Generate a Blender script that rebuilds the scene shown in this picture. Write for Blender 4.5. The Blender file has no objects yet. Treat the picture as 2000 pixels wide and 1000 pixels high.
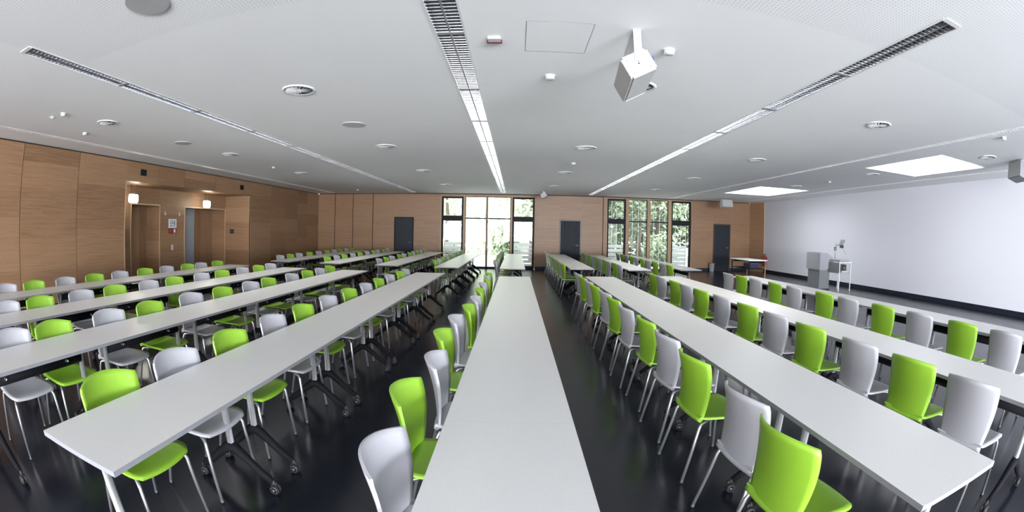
import bpy, bmesh, math, random
from mathutils import Vector, Matrix

PI = math.pi
SC = bpy.context.scene
COL = SC.collection

# ------------------------------------------------------------------ camera
CZ = 1.61
H = 3.154            # ceiling height
XL, XR = -8.92, 11.3 # left wall, right wall
YF, YB = 19.63, -9.0 # far wall, wall behind the camera
F_PX = 912.309       # focal length in pixels of the 2000 px wide frame
yaw, pitch, roll = -0.00811943, -0.02070445, -0.01865365


def rot_cam(y, p, r):
    cy, sy, cp, sp, cr, sr = math.cos(y), math.sin(y), math.cos(p), math.sin(p), math.cos(r), math.sin(r)
    Ry = Matrix(((cy, sy, 0), (-sy, cy, 0), (0, 0, 1)))
    Rp = Matrix(((1, 0, 0), (0, cp, -sp), (0, sp, cp)))
    Rr = Matrix(((cr, 0, sr), (0, 1, 0), (-sr, 0, cr)))
    return Ry @ Rp @ Rr


R = rot_cam(yaw, pitch, roll)
right, fwd, up = R.col[0], R.col[1], R.col[2]
cam = bpy.data.cameras.new('camera')
cam.type = 'PANO'
cam.panorama_type = 'FISHEYE_EQUISOLID'
cam.sensor_width = 36.0
cam.fisheye_lens = F_PX / 2000.0 * 36.0
cam.fisheye_fov = PI
cam.shift_y = -0.03016
cam.clip_start, cam.clip_end = 0.05, 300
co = bpy.data.objects.new('camera', cam)
COL.objects.link(co)
co.matrix_world = Matrix(((right[0], up[0], -fwd[0], 0), (right[1], up[1], -fwd[1], 0),
                          (right[2], up[2], -fwd[2], CZ), (0, 0, 0, 1)))
SC.camera = co

# ------------------------------------------------------------------ world, lights, exposure
SC.view_settings.view_transform = 'Standard'
SC.view_settings.look = 'None'
SC.view_settings.exposure = 0.28
SC.view_settings.gamma = 1.0
SC.view_settings.use_curve_mapping = False
SC.cycles.max_bounces = 10
SC.cycles.diffuse_bounces = 6
SC.cycles.glossy_bounces = 4
SC.cycles.transparent_max_bounces = 16
SC.cycles.sample_clamp_indirect = 6.0
SC.cycles.use_denoising = True

W = bpy.data.worlds.new('world')
SC.world = W
W.use_nodes = True
bg = W.node_tree.nodes['Background']
bg.inputs[0].default_value = (0.92, 0.96, 1.0, 1)
bg.inputs[1].default_value = 7.0


def area_light(name, loc, rx, rz, sx, sy, power, col, portal=False, spread=None):
    l = bpy.data.lights.new(name, 'AREA')
    l.shape = 'RECTANGLE'
    l.size, l.size_y = sx, sy
    l.energy = power
    l.color = col
    if spread:
        l.spread = spread
    if portal:
        l.cycles.is_portal = True
    o = bpy.data.objects.new(name, l)
    o.location = loc
    o.rotation_euler = (rx, 0, rz)
    COL.objects.link(o)
    return o


# daylight through the tall windows in the wall behind the camera
area_light('daylight_back_left', (-5.6, YB + 0.03, 1.35), PI / 2 + 0.45, 0, 5.6, 2.0, 820, (0.93, 0.95, 1.0))
area_light('daylight_back_middle', (0.8, YB + 0.03, 1.35), PI / 2 + 0.45, 0, 4.2, 2.0, 860, (0.97, 0.98, 1.0))
area_light('daylight_back_right', (5.6, YB + 0.03, 1.35), PI / 2 + 0.45, 0, 5.2, 2.0, 2650, (0.88, 0.92, 1.0))
# area lights added under the three louvre troughs to brighten the middle tables
for tx, tp in ((-4.275, 66), (-0.54, 34), (3.04, 84)):
    area_light('trough_fill', (tx, 9.2, H - 0.008), 0, 0, 0.20, 10.4, tp, (1.0, 0.98, 0.95), spread=math.radians(125))
# portals in the two far windows: they only guide the sky light
area_light('portal_far_left', (-1.2, YF + 0.25, 1.55), PI / 2, PI, 4.0, 3.0, 1, (1, 1, 1), True)
area_light('portal_far_right', (5.8, YF + 0.25, 1.55), PI / 2, PI, 4.0, 3.0, 1, (1, 1, 1), True)
sun = bpy.data.lights.new('sun', 'SUN')
sun.energy = 5.0
sun.angle = 0.05
sun.color = (1.0, 0.95, 0.86)
so = bpy.data.objects.new('sun', sun)
so.rotation_euler = (math.radians(48), 0, math.radians(-20))
COL.objects.link(so)

# ------------------------------------------------------------------ mesh helpers


def box(bm, x0, x1, y0, y1, z0, z1, mi=0, side=None):
    v = [bm.verts.new(p) for p in ((x0, y0, z0), (x1, y0, z0), (x1, y1, z0), (x0, y1, z0),
                                   (x0, y0, z1), (x1, y0, z1), (x1, y1, z1), (x0, y1, z1))]
    fs = []
    for k, idx in enumerate(((0, 3, 2, 1), (4, 5, 6, 7), (0, 1, 5, 4), (1, 2, 6, 5), (2, 3, 7, 6), (3, 0, 4, 7))):
        f = bm.faces.new([v[i] for i in idx])
        f.material_index = mi if (side is None or k < 2) else side
        fs.append(f)
    return fs


def obox(bm, mat, x0, x1, y0, y1, z0, z1, mi=0):
    n0 = len(bm.verts)
    box(bm, x0, x1, y0, y1, z0, z1, mi)
    bm.verts.ensure_lookup_table()
    for v in bm.verts[n0:]:
        v.co = mat @ v.co


def quad(bm, a, b, c, d, mi=0):
    f = bm.faces.new([bm.verts.new(p) for p in (a, b, c, d)])
    f.material_index = mi
    return f


def tube(bm, pts, r, n=8, mi=0, cap=True, flat=1.0):
    """A swept tube; r a number or a list."""
    pts = [Vector(p) for p in pts]
    rs = r if isinstance(r, (list, tuple)) else [r] * len(pts)
    rings = []
    ref = None
    for i, p in enumerate(pts):
        t = (pts[min(i + 1, len(pts) - 1)] - pts[max(i - 1, 0)]).normalized()
        if ref is None:
            ref = Vector((0, 1, 0)) if abs(t.y) < 0.9 else Vector((1, 0, 0))
        a = (ref - t * ref.dot(t)).normalized()
        ref = a
        b = t.cross(a)
        rings.append([bm.verts.new(p + (a * math.cos(2 * PI * k / n) * flat + b * math.sin(2 * PI * k / n)) * rs[i]) for k in range(n)])
    for i in range(len(rings) - 1):
        for k in range(n):
            f = bm.faces.new((rings[i][k], rings[i][(k + 1) % n], rings[i + 1][(k + 1) % n], rings[i + 1][k]))
            f.smooth = True
            f.material_index = mi
    if cap:
        f = bm.faces.new(list(reversed(rings[0])))
        f.material_index = mi
        f = bm.faces.new(rings[-1])
        f.material_index = mi


def lathe(bm, prof, n=24, mi=0, origin=(0, 0, 0), axis='z', smooth=True):
    """Revolve (r, h) pairs; r = 0 closes to a pole."""
    o = Vector(origin)
    rings = []
    for r, h in prof:
        ring = []
        for k in range(n if r > 1e-6 else 1):
            a = 2 * PI * k / n
            if axis == 'z':
                p = Vector((r * math.cos(a), r * math.sin(a), h))
            elif axis == 'y':
                p = Vector((r * math.cos(a), h, r * math.sin(a)))
            else:
                p = Vector((h, r * math.cos(a), r * math.sin(a)))
            ring.append(bm.verts.new(o + p))
        rings.append(ring)
    for i in range(len(rings) - 1):
        a, b = rings[i], rings[i + 1]
        for k in range(n):
            k2 = (k + 1) % n
            if len(a) == 1 and len(b) == 1:
                continue
            if len(a) == 1:
                vs = (a[0], b[k], b[k2])
            elif len(b) == 1:
                vs = (a[k], a[k2], b[0])
            else:
                vs = (a[k], a[k2], b[k2], b[k])
            f = bm.faces.new(vs)
            f.smooth = smooth
            f.material_index = mi


def shell(bm, fn, nu, nv, thick, mi=0):
    """A thick sheet: fn(u, v) gives a point, u, v in 0..1; offset along the normal."""
    P = [[Vector(fn(i / nu, j / nv)) for i in range(nu + 1)] for j in range(nv + 1)]
    N = [[None] * (nu + 1) for _ in range(nv + 1)]
    for j in range(nv + 1):
        for i in range(nu + 1):
            du = P[j][min(i + 1, nu)] - P[j][max(i - 1, 0)]
            dv = P[min(j + 1, nv)][i] - P[max(j - 1, 0)][i]
            N[j][i] = du.cross(dv).normalized()
    A = [[bm.verts.new(P[j][i] + N[j][i] * thick / 2) for i in range(nu + 1)] for j in range(nv + 1)]
    B = [[bm.verts.new(P[j][i] - N[j][i] * thick / 2) for i in range(nu + 1)] for j in range(nv + 1)]
    for j in range(nv):
        for i in range(nu):
            f = bm.faces.new((A[j][i], A[j][i + 1], A[j + 1][i + 1], A[j + 1][i])); f.smooth = True; f.material_index = mi
            f = bm.faces.new((B[j][i], B[j + 1][i], B[j + 1][i + 1], B[j][i + 1])); f.smooth = True; f.material_index = mi
    ring = [(0, i) for i in range(nu)] + [(j, nu) for j in range(nv)] + [(nv, i) for i in range(nu, 0, -1)] + [(j, 0) for j in range(nv, 0, -1)]
    for k in range(len(ring)):
        j0, i0 = ring[k]
        j1, i1 = ring[(k + 1) % len(ring)]
        f = bm.faces.new((B[j0][i0], B[j1][i1], A[j1][i1], A[j0][i0])); f.material_index = mi


def link_mesh(name, bm, mats, parent=None, loc=None):
    me = bpy.data.meshes.new(name)
    bm.normal_update()
    bm.to_mesh(me)
    bm.free()
    for m in (mats if isinstance(mats, (list, tuple)) else [mats]):
        me.materials.append(m)
    o = bpy.data.objects.new(name, me)
    COL.objects.link(o)
    if parent is not None:
        o.parent = parent
    if loc:
        o.location = loc
    return o


def thing(name, label, cat, loc=(0, 0, 0), rz=0.0, group=None):
    o = bpy.data.objects.new(name, None)
    o.empty_display_size = 0.1
    COL.objects.link(o)
    o.location = loc
    o.rotation_euler = (0, 0, rz)
    return tag(o, label, cat, group)


def tag(o, label, cat, group=None):
    o['label'] = label
    o['category'] = cat
    if group:
        o['group'] = group
    return o


def struct(name, bm, mats, parent=None):
    o = link_mesh(name, bm, mats, parent)
    if parent is None:
        o['kind'] = 'structure'
    return o


def dup(root, loc, rz, label, group=None):
    r = root.copy()
    COL.objects.link(r)
    r.location = loc
    r.rotation_euler = (0, 0, rz)
    r['label'] = label
    if group:
        r['group'] = group
    for ch in root.children:
        c = ch.copy()
        COL.objects.link(c)
        c.parent = r
        for g in ch.children:
            d = g.copy()
            COL.objects.link(d)
            d.parent = c
    return r


def NB():
    return bmesh.new()


# ------------------------------------------------------------------ materials


def mat(name, col, rough=0.5, metal=0.0, spec=0.5, emit=None, coat=0.0):
    m = bpy.data.materials.new(name)
    m.use_nodes = True
    b = m.node_tree.nodes['Principled BSDF']
    b.inputs['Base Color'].default_value = (*col, 1)
    b.inputs['Roughness'].default_value = rough
    b.inputs['Metallic'].default_value = metal
    b.inputs['Specular IOR Level'].default_value = spec
    b.inputs['Coat Weight'].default_value = coat
    if emit:
        b.inputs['Emission Color'].default_value = (*emit[0], 1)
        b.inputs['Emission Strength'].default_value = emit[1]
    return m


class NT:
    """Small helper for node trees."""

    def __init__(self, m):
        self.t = m.node_tree
        self.b = self.t.nodes['Principled BSDF']

    def node(self, typ, **kw):
        n = self.t.nodes.new(typ)
        for k, v in kw.items():
            setattr(n, k, v)
        return n

    def put(self, sock, v):
        if hasattr(v, 'is_linked') or hasattr(v, 'links'):
            self.t.links.new(v, sock)
        else:
            sock.default_value = v

    def math(self, op, a, b=0.0, c=None):
        n = self.node('ShaderNodeMath', operation=op)
        self.put(n.inputs[0], a)
        self.put(n.inputs[1], b)
        if c is not None:
            self.put(n.inputs[2], c)
        return n.outputs[0]

    def combine(self, x, y, z):
        n = self.node('ShaderNodeCombineXYZ')
        for s, v in zip(n.inputs, (x, y, z)):
            self.put(s, v)
        return n.outputs[0]

    def pos(self):
        g = self.node('ShaderNodeTexCoord')
        s = self.node('ShaderNodeSeparateXYZ')
        self.t.links.new(g.outputs['Object'], s.inputs[0])
        return s.outputs

    def noise(self, vec, scale, detail=3.0, rough=0.55):
        n = self.node('ShaderNodeTexNoise')
        n.inputs['Scale'].default_value = scale
        n.inputs['Detail'].default_value = detail
        n.inputs['Roughness'].default_value = rough
        self.put(n.inputs['Vector'], vec)
        return n.outputs['Fac']

    def white(self, vec):
        n = self.node('ShaderNodeTexWhiteNoise', noise_dimensions='3D')
        self.put(n.inputs['Vector'], vec)
        return n.outputs['Value']

    def ramp(self, fac, stops):
        n = self.node('ShaderNodeValToRGB')
        e = n.color_ramp.elements
        e[0].position, e[0].color = stops[0][0], (*stops[0][1], 1)
        e[1].position, e[1].color = stops[-1][0], (*stops[-1][1], 1)
        for p, c in stops[1:-1]:
            k = e.new(p)
            k.color = (*c, 1)
        self.put(n.inputs[0], fac)
        return n.outputs[0]

    def mix(self, fac, a, b, mode='MIX'):
        n = self.node('ShaderNodeMix', data_type='RGBA', blend_type=mode)
        self.put(n.inputs[0], fac)
        for s, v in ((n.inputs[6], a), (n.inputs[7], b)):
            if isinstance(v, tuple):
                s.default_value = (*v, 1)
            else:
                self.put(s, v)
        return n.outputs[2]

    def bump(self, h, strength, dist=0.01):
        n = self.node('ShaderNodeBump')
        n.inputs['Strength'].default_value = strength
        n.inputs['Distance'].default_value = dist
        self.put(n.inputs['Height'], h)
        self.t.links.new(n.outputs[0], self.b.inputs['Normal'])

    def base(self, c):
        self.t.links.new(c, self.b.inputs['Base Color'])


def wood(name, c0, c1, c2, vertical=False, rough=0.45, blocks=0.27):
    """Veneer: fine streaks along the board, blocks of slightly different tone within each panel."""
    m = mat(name, c1, rough)
    n = NT(m)
    p = n.pos()
    h = n.math('ADD', p[0], p[1])
    att = n.node('ShaderNodeAttribute', attribute_name='panel')
    pid = att.outputs['Fac']
    if vertical:
        a, b = p[2], h
    else:
        a, b = h, p[2]
    grain = n.noise(n.combine(n.math('MULTIPLY', a, 1.2), n.math('MULTIPLY', b, 34.0), pid), 1.0, 4.0, 0.6)
    fine = n.noise(n.combine(n.math('MULTIPLY', a, 7.0), n.math('MULTIPLY', b, 130.0), pid), 1.0, 2.0, 0.6)
    r1 = n.white(n.combine(pid, 3.1, 0.4))
    band = n.math('FLOOR', n.math('ADD', n.math('MULTIPLY', b, 2.1), n.math('MULTIPLY', r1, 5.0)))
    tone = n.white(n.combine(pid, band, 1.7))
    f = n.math('ADD', n.math('MULTIPLY', grain, 0.55), n.math('MULTIPLY', fine, 0.25))
    f = n.math('ADD', f, n.math('MULTIPLY', n.math('SUBTRACT', tone, 0.5), blocks))
    n.base(n.ramp(f, [(0.2, c0), (0.42, c1), (0.68, c2)]))
    return m


M = {}
M['wood'] = wood('wood_veneer', (0.195, 0.104, 0.052), (0.290, 0.167, 0.090), (0.365, 0.224, 0.128))
M['wood_far'] = wood('wood_veneer_far', (0.195, 0.104, 0.052), (0.275, 0.157, 0.084), (0.345, 0.210, 0.119), blocks=0.10)
M['wood_door'] = wood('wood_door_veneer', (0.17, 0.090, 0.045), (0.265, 0.152, 0.082), (0.36, 0.22, 0.125), vertical=True)
M['wood_post'] = wood('wood_window_post', (0.24, 0.13, 0.06), (0.36, 0.215, 0.11), (0.45, 0.29, 0.16), vertical=True)
M['wood_edge'] = mat('pale_wood_edge', (0.55, 0.40, 0.25), 0.5)
M['gap'] = mat('dark_joint', (0.018, 0.013, 0.010), 0.9)
M['white_wall'] = mat('white_wall_paint', (0.72, 0.725, 0.775), 0.85, spec=0.2)
M['base'] = mat('dark_skirting', (0.012, 0.014, 0.024), 0.5, spec=0.3)
M['plain_wall'] = mat('plain_plaster', (0.70, 0.70, 0.70), 0.9, spec=0.2)

# ceiling plaster with a perforated acoustic field near the camera
m = mat('ceiling_plaster', (0.84, 0.845, 0.85), 0.9, spec=0.2)
n = NT(m)
p = n.pos()
PITCH = 0.034
fx = n.math('SUBTRACT', n.math('FRACT', n.math('DIVIDE', p[0], PITCH)), 0.5)
fy = n.math('SUBTRACT', n.math('FRACT', n.math('DIVIDE', p[1], PITCH)), 0.5)
d2 = n.math('SQRT', n.math('ADD', n.math('MULTIPLY', fx, fx), n.math('MULTIPLY', fy, fy)))
dot = n.math('LESS_THAN', d2, 0.25)
zone = n.math('MULTIPLY', n.math('LESS_THAN', p[1], 2.60), n.math('MULTIPLY', n.math('GREATER_THAN', p[0], -4.3), n.math('LESS_THAN', p[0], 8.0)))
dot = n.math('MULTIPLY', dot, zone)
mott = n.noise(n.combine(p[0], p[1], p[2]), 1.3, 3.0)
basec = n.ramp(mott, [(0.3, (0.88, 0.885, 0.89)), (0.7, (0.90, 0.905, 0.91))])
n.base(n.mix(dot, basec, (0.70, 0.71, 0.73)))
M['ceiling'] = m
M['ceiling_plain'] = mat('plain_ceiling_plaster', (0.89, 0.895, 0.90), 0.9, spec=0.2)

# floor: anthracite linoleum with a satin polish
m = mat('anthracite_linoleum', (0.010, 0.012, 0.018), 0.2, spec=0.42)
n = NT(m)
p = n.pos()
v = n.combine(p[0], p[1], p[2])
n.base(n.ramp(n.noise(v, 55.0, 4.0), [(0.3, (0.007, 0.008, 0.0135)), (0.7, (0.0105, 0.012, 0.020))]))
n.t.links.new(n.math('ADD', n.math('MULTIPLY', n.noise(v, 2.2, 4.0), 0.16), 0.15), n.b.inputs['Roughness'])
M['floor'] = m

m = mat('table_laminate', (0.60, 0.61, 0.62), 0.34, spec=0.9)
n = NT(m)
p = n.pos()
n.base(n.ramp(n.noise(n.combine(p[0], p[1], p[2]), 90.0, 3.0), [(0.3, (0.62, 0.62, 0.61)), (0.7, (0.65, 0.65, 0.64))]))
M['table_top'] = m
M['table_edge'] = mat('table_edge_band', (0.22, 0.22, 0.24), 0.4)
M['black_metal'] = mat('black_powder_coat', (0.006, 0.006, 0.008), 0.75, spec=0.12)
M['chrome'] = mat('chrome_tube', (0.78, 0.79, 0.82), 0.26, metal=0.8)
M['alu'] = mat('silver_powder_coat', (0.62, 0.62, 0.65), 0.3, metal=0.85)
M['rubber'] = mat('black_rubber', (0.015, 0.015, 0.016), 0.6)
M['caster_grey'] = mat('grey_caster_cap', (0.07, 0.07, 0.08), 0.4)


def plastic(name, col, rough):
    m = mat(name, col, rough, spec=0.45)
    n = NT(m)
    p = n.pos()
    n.bump(n.noise(n.combine(p[0], p[1], p[2]), 420.0, 2.0), 0.12, 0.0015)
    return m


M['green'] = plastic('lime_green_plastic', (0.205, 0.385, 0.028), 0.42)
M['grey'] = plastic('light_grey_plastic', (0.35, 0.35, 0.375), 0.42)
M['dark_plastic'] = mat('dark_grey_plastic', (0.05, 0.05, 0.055), 0.5)
M['white_plastic'] = mat('white_plastic', (0.54, 0.54, 0.53), 0.4)
M['speaker_white'] = mat('white_speaker_cabinet', (0.46, 0.46, 0.45), 0.5)
M['white_metal'] = mat('white_lacquer', (0.78, 0.79, 0.80), 0.35)
M['louvre'] = mat('bright_aluminium_louvre', (0.45, 0.46, 0.48), 0.25, metal=1.0)
M['strip'] = mat('white_slot_lacquer', (0.88, 0.88, 0.88), 0.3, spec=0.8)
M['trough'] = mat('louvre_trough', (0.30, 0.30, 0.31), 0.5)
M['dark_hole'] = mat('dark_recess', (0.02, 0.02, 0.022), 0.9)
M['skylight'] = mat('milky_skylight', (0.9, 0.9, 0.9), 0.5, emit=((0.93, 0.96, 1.0), 3.2))
M['skylight_far'] = mat('milky_skylight_far', (0.9, 0.9, 0.9), 0.5, emit=((0.93, 0.96, 1.0), 6.0))
M['frame_dark'] = mat('dark_window_frame', (0.010, 0.011, 0.014), 0.6, spec=0.2)
M['door_dark'] = mat('dark_blue_door', (0.017, 0.021, 0.029), 0.5, spec=0.25)
M['door_frame'] = mat('brown_door_frame', (0.045, 0.028, 0.018), 0.4)
M['grey_leaf'] = mat('grey_blue_leaf', (0.30, 0.33, 0.38), 0.5)
M['black'] = mat('matt_black', (0.008, 0.008, 0.009), 0.6)
M['lamp'] = mat('lit_lamp', (1, 1, 1), 0.5, emit=((1.0, 0.98, 0.84), 9.0))
M['paper'] = mat('white_paper', (0.72, 0.76, 0.80), 0.6)
M['print'] = mat('blue_grey_print', (0.28, 0.42, 0.45), 0.6)
M['sign_red'] = mat('red_sign', (0.28, 0.03, 0.03), 0.45)
M['ext_red'] = mat('red_extinguisher', (0.42, 0.02, 0.02), 0.3)
M['blue'] = mat('blue_connector', (0.04, 0.09, 0.55), 0.4)
M['grey_paint'] = mat('mid_grey_lacquer', (0.20, 0.205, 0.22), 0.45)
M['grey_light'] = mat('light_grey_lacquer', (0.33, 0.335, 0.36), 0.45)
M['speaker_grille'] = mat('grey_speaker_grille', (0.40, 0.40, 0.40), 0.7)
M['pale_brown'] = mat('pale_wood_leg', (0.30, 0.18, 0.09), 0.5)
M['dark_blue'] = mat('dark_blue_cloth', (0.04, 0.04, 0.10), 0.8)
M['slat'] = mat('white_slat', (0.88, 0.88, 0.89), 0.6)
M['ground'] = mat('pale_paving', (0.50, 0.50, 0.47), 0.9)
M['bark'] = mat('bark', (0.09, 0.07, 0.05), 0.9)

# window glass: mostly clear, with a thin mirror reflection
m = bpy.data.materials.new('window_glass')
m.use_nodes = True
t = m.node_tree
t.nodes.clear()
out = t.nodes.new('ShaderNodeOutputMaterial')
mx = t.nodes.new('ShaderNodeMixShader')
tr = t.nodes.new('ShaderNodeBsdfTransparent')
tr.inputs[0].default_value = (0.93, 0.96, 0.95, 1)
gl = t.nodes.new('ShaderNodeBsdfGlossy')
gl.inputs['Roughness'].default_value = 0.02
fr = t.nodes.new('ShaderNodeFresnel')
fr.inputs[0].default_value = 1.3
t.links.new(fr.outputs[0], mx.inputs[0])
t.links.new(tr.outputs[0], mx.inputs[1])
t.links.new(gl.outputs[0], mx.inputs[2])
t.links.new(mx.outputs[0], out.inputs[0])
M['glass'] = m


def leaf_mat(name, a, b):
    m = mat(name, a, 0.7, spec=0.2)
    n = NT(m)
    p = n.pos()
    n.base(n.ramp(n.noise(n.combine(p[0], p[1], p[2]), 3.0, 3.0), [(0.35, a), (0.65, b)]))
    return m


M['leaf_dark'] = leaf_mat('dark_leaves', (0.055, 0.075, 0.042), (0.15, 0.18, 0.115))
M['leaf_mid'] = leaf_mat('mid_leaves', (0.13, 0.165, 0.095), (0.27, 0.31, 0.21))
M['leaf_overexposed'] = leaf_mat('overexposed_leaves', (0.48, 0.52, 0.40), (0.70, 0.72, 0.62))  # overexposed glare behind the left window put into the leaf colour

# ------------------------------------------------------------------ the room


def set_panel_attr(o, ids):
    at = o.data.attributes.new('panel', 'FLOAT', 'FACE')
    at.data.foreach_set('value', ids)


# floor
bm = NB()
box(bm, XL - 2.2, XR + 0.3, YB - 0.3, YF + 0.35, -0.12, 0.0)
struct('floor', bm, M['floor'])

# ceiling with holes for the light troughs, slots and skylights
TROUGHS = [(-4.385, -4.165, 1.86, 19.0), (-0.655, -0.425, 1.86, 18.9), (2.93, 3.15, 1.80, 18.9)]
SLOTS = [(-8.06, -7.90, -2.0, 19.1), (6.58, 6.74, -2.0, 18.9), (10.13, 10.27, 4.72, 18.7)]
SKY = [(7.50, 9.45, 5.34, 7.72), (7.52, 9.50, 12.85, 15.55)]
holes = TROUGHS + SLOTS + SKY
xs = sorted({XL - 2.0, XR + 0.3} | {h[0] for h in holes} | {h[1] for h in holes})
ys = sorted({YB - 0.3, YF + 0.3} | {h[2] for h in holes} | {h[3] for h in holes})
bm = NB()
vm = {}


def gv(x, y, z):
    k = (round(x, 4), round(y, 4), round(z, 4))
    if k not in vm:
        vm[k] = bm.verts.new(k)
    return vm[k]


for i in range(len(xs) - 1):
    for j in range(len(ys) - 1):
        cx, cy = (xs[i] + xs[i + 1]) / 2, (ys[j] + ys[j + 1]) / 2
        if any(h[0] < cx < h[1] and h[2] < cy < h[3] for h in holes):
            continue
        bm.faces.new((gv(xs[i], ys[j], H), gv(xs[i], ys[j + 1], H), gv(xs[i + 1], ys[j + 1], H), gv(xs[i + 1], ys[j], H)))
for h in holes:      # reveals
    dz = 0.45 if h in SKY else 0.10
    for (ax, ay), (bx, by) in (((h[0], h[2]), (h[1], h[2])), ((h[1], h[2]), (h[1], h[3])), ((h[1], h[3]), (h[0], h[3])), ((h[0], h[3]), (h[0], h[2]))):
        quad(bm, (ax, ay, H), (bx, by, H), (bx, by, H + dz), (ax, ay, H + dz))
    if h not in SKY:
        quad(bm, (h[0], h[2], H + dz), (h[1], h[2], H + dz), (h[1], h[3], H + dz), (h[0], h[3], H + dz))
# roof slab above, broken only over the skylight shafts
for i in range(len(xs) - 1):
    for j in range(len(ys) - 1):
        cx, cy = (xs[i] + xs[i + 1]) / 2, (ys[j] + ys[j + 1]) / 2
        if any(h[0] < cx < h[1] and h[2] < cy < h[3] for h in SKY):
            continue
        bm.faces.new((gv(xs[i], ys[j], H + 0.45), gv(xs[i + 1], ys[j], H + 0.45), gv(xs[i + 1], ys[j + 1], H + 0.45), gv(xs[i], ys[j + 1], H + 0.45)))
struct('ceiling', bm, M['ceiling'])


def panel_wall(name, joints, spans, plane, axis, sign, thick=0.03, gap=0.018, matk='wood', extra=None):
    """Veneer panels with open joints in front of a dark backing. axis 'y': panels run along y in the plane x = plane."""
    bm = NB()
    ids = []
    k = 0
    for a, b, z0, z1 in spans:
        js = [a] + [j for j in joints if a + 0.05 < j < b - 0.05] + [b]
        for i in range(len(js) - 1):
            u0, u1 = js[i] + (gap / 2 if i else 0), js[i + 1] - (gap / 2 if i < len(js) - 2 else 0)
            k += 1
            if axis == 'y':
                fs = box(bm, min(plane, plane + sign * thick), max(plane, plane + sign * thick), u0, u1, z0, z1)
            else:
                fs = box(bm, u0, u1, min(plane, plane + sign * thick), max(plane, plane + sign * thick), z0, z1)
            ids += [k * 1.37 + 0.11] * len(fs)
        p2 = plane + sign * (thick + 0.002)
        p3 = plane + sign * (thick + 0.12)
        zb = H + 0.02 if z1 == ZT else z1     # the backing closes the shadow gap under the ceiling
        if axis == 'y':
            fs = box(bm, min(p2, p3), max(p2, p3), a, b, z0, zb, 1)
        else:
            fs = box(bm, a, b, min(p2, p3), max(p2, p3), z0, zb, 1)
        ids += [0.0] * len(fs)
    if extra:
        ids += extra(bm)
    o = struct(name, bm, [M[matk], M['gap'], M['wood_edge']])
    set_panel_attr(o, ids)
    return o


ZT = H - 0.028    # shadow gap under the ceiling
RY0, RY1, RZ = 7.63, 13.70, 2.665
XREC, XDOOR = -10.05, -10.65
lj = [-7.4, -5.9, -4.5, -3.1, -1.6, 0.0, 1.45, 2.93, 4.33, 6.0, 7.63, 8.86, 10.0, 11.55, 12.6, 13.70, 15.2, 16.4, 17.45, 18.4]


def recess_edges(bm):
    ids = []
    for y0, y1 in ((RY0 - 0.02, RY0), (RY1, RY1 + 0.02)):
        ids += [0.0] * len(box(bm, XL - 0.03, XL + 0.004, y0, y1, 0.0, RZ, 2))
    return ids


panel_wall('wall_left', lj, [(YB, RY0, 0.0, ZT), (RY0, RY1, RZ, ZT), (RY1, YF, 0.0, ZT)], XL, 'y', -1, extra=recess_edges)

# the recess in the left wall: back wall with two door niches, both cheeks and a low ceiling
NA, NBn, NZ = (8.85, 10.09), (11.36, 13.66), 2.19


def niche_cheeks(bm):
    ids = []
    n = 40
    # cheeks of the recess
    for y0, y1 in ((RY0 - 0.12, RY0 + 0.004), (RY1 - 0.004, RY1 + 0.12)):
        n += 1
        ids += [n * 1.37] * len(box(bm, XREC - 0.7, XL - 0.03, y0, y1, 0.0, RZ + 0.05, 0))
    # soffit of the recess
    n += 1
    ids += [n * 1.37] * len(box(bm, XREC - 0.7, XL - 0.031, RY0 + 0.004, RY1 - 0.004, RZ - 0.004, RZ + 0.06, 0))
    for a, b in (NA, NBn):
        for y0, y1 in ((a - 0.06, a + 0.004), (b - 0.004, b + 0.035)):
            n += 1
            ids += [n * 1.37] * len(box(bm, XDOOR - 0.05, XREC - 0.001, y0, y1, 0.0, NZ, 0))
        n += 1
        ids += [n * 1.37] * len(box(bm, XDOOR - 0.05, XREC - 0.001, a + 0.004, b - 0.004, NZ - 0.004, NZ + 0.05, 0))
        # pale frame edge round the niche
        ids += [0.0] * len(box(bm, XREC - 0.01, XREC + 0.012, b, b + 0.035, 0.0, NZ + 0.04, 2))
        ids += [0.0] * len(box(bm, XREC - 0.01, XREC + 0.012, a - 0.035, a, 0.0, NZ + 0.04, 2))
        ids += [0.0] * len(box(bm, XREC - 0.01, XREC + 0.012, a, b, NZ, NZ + 0.04, 2))
    return ids


panel_wall('wall_recess', [8.86, 10.15, 11.33],
           [(RY0, NA[0], 0, RZ), (NA[0], NA[1], NZ, RZ), (NA[1], NBn[0], 0, RZ), (NBn[0], NBn[1], NZ, RZ), (NBn[1], RY1, 0, RZ)],
           XREC, 'y', -1, extra=niche_cheeks)


def door_leaf(name, y0, y1, matk, handle_y):
    bm = NB()
    fs = box(bm, XDOOR - 0.05, XDOOR, y0, y1, 0.01, NZ - 0.005)
    o = struct(name, bm, M[matk])
    set_panel_attr(o, [y0 * 3.3] * len(fs))
    bm = NB()
    tube(bm, [(XDOOR, handle_y, 1.05), (XDOOR + 0.05, handle_y, 1.05), (XDOOR + 0.055, handle_y + 0.12, 1.05)], 0.01)
    lathe(bm, [(0, 0.008), (0.026, 0.008), (0.026, 0.0)], 12, origin=(XDOOR, handle_y, 1.05), axis='x')
    link_mesh('door_handle', bm, M['alu'], o)
    return o


door_leaf('door_4', NA[0] + 0.01, NA[1] - 0.01, 'wood_door', 9.05)
door_leaf('door_5', 12.58, NBn[1] - 0.01, 'wood_door', 12.70)
door_leaf('door_6', NBn[0] + 0.01, 12.57, 'grey_leaf', 11.5)

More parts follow.
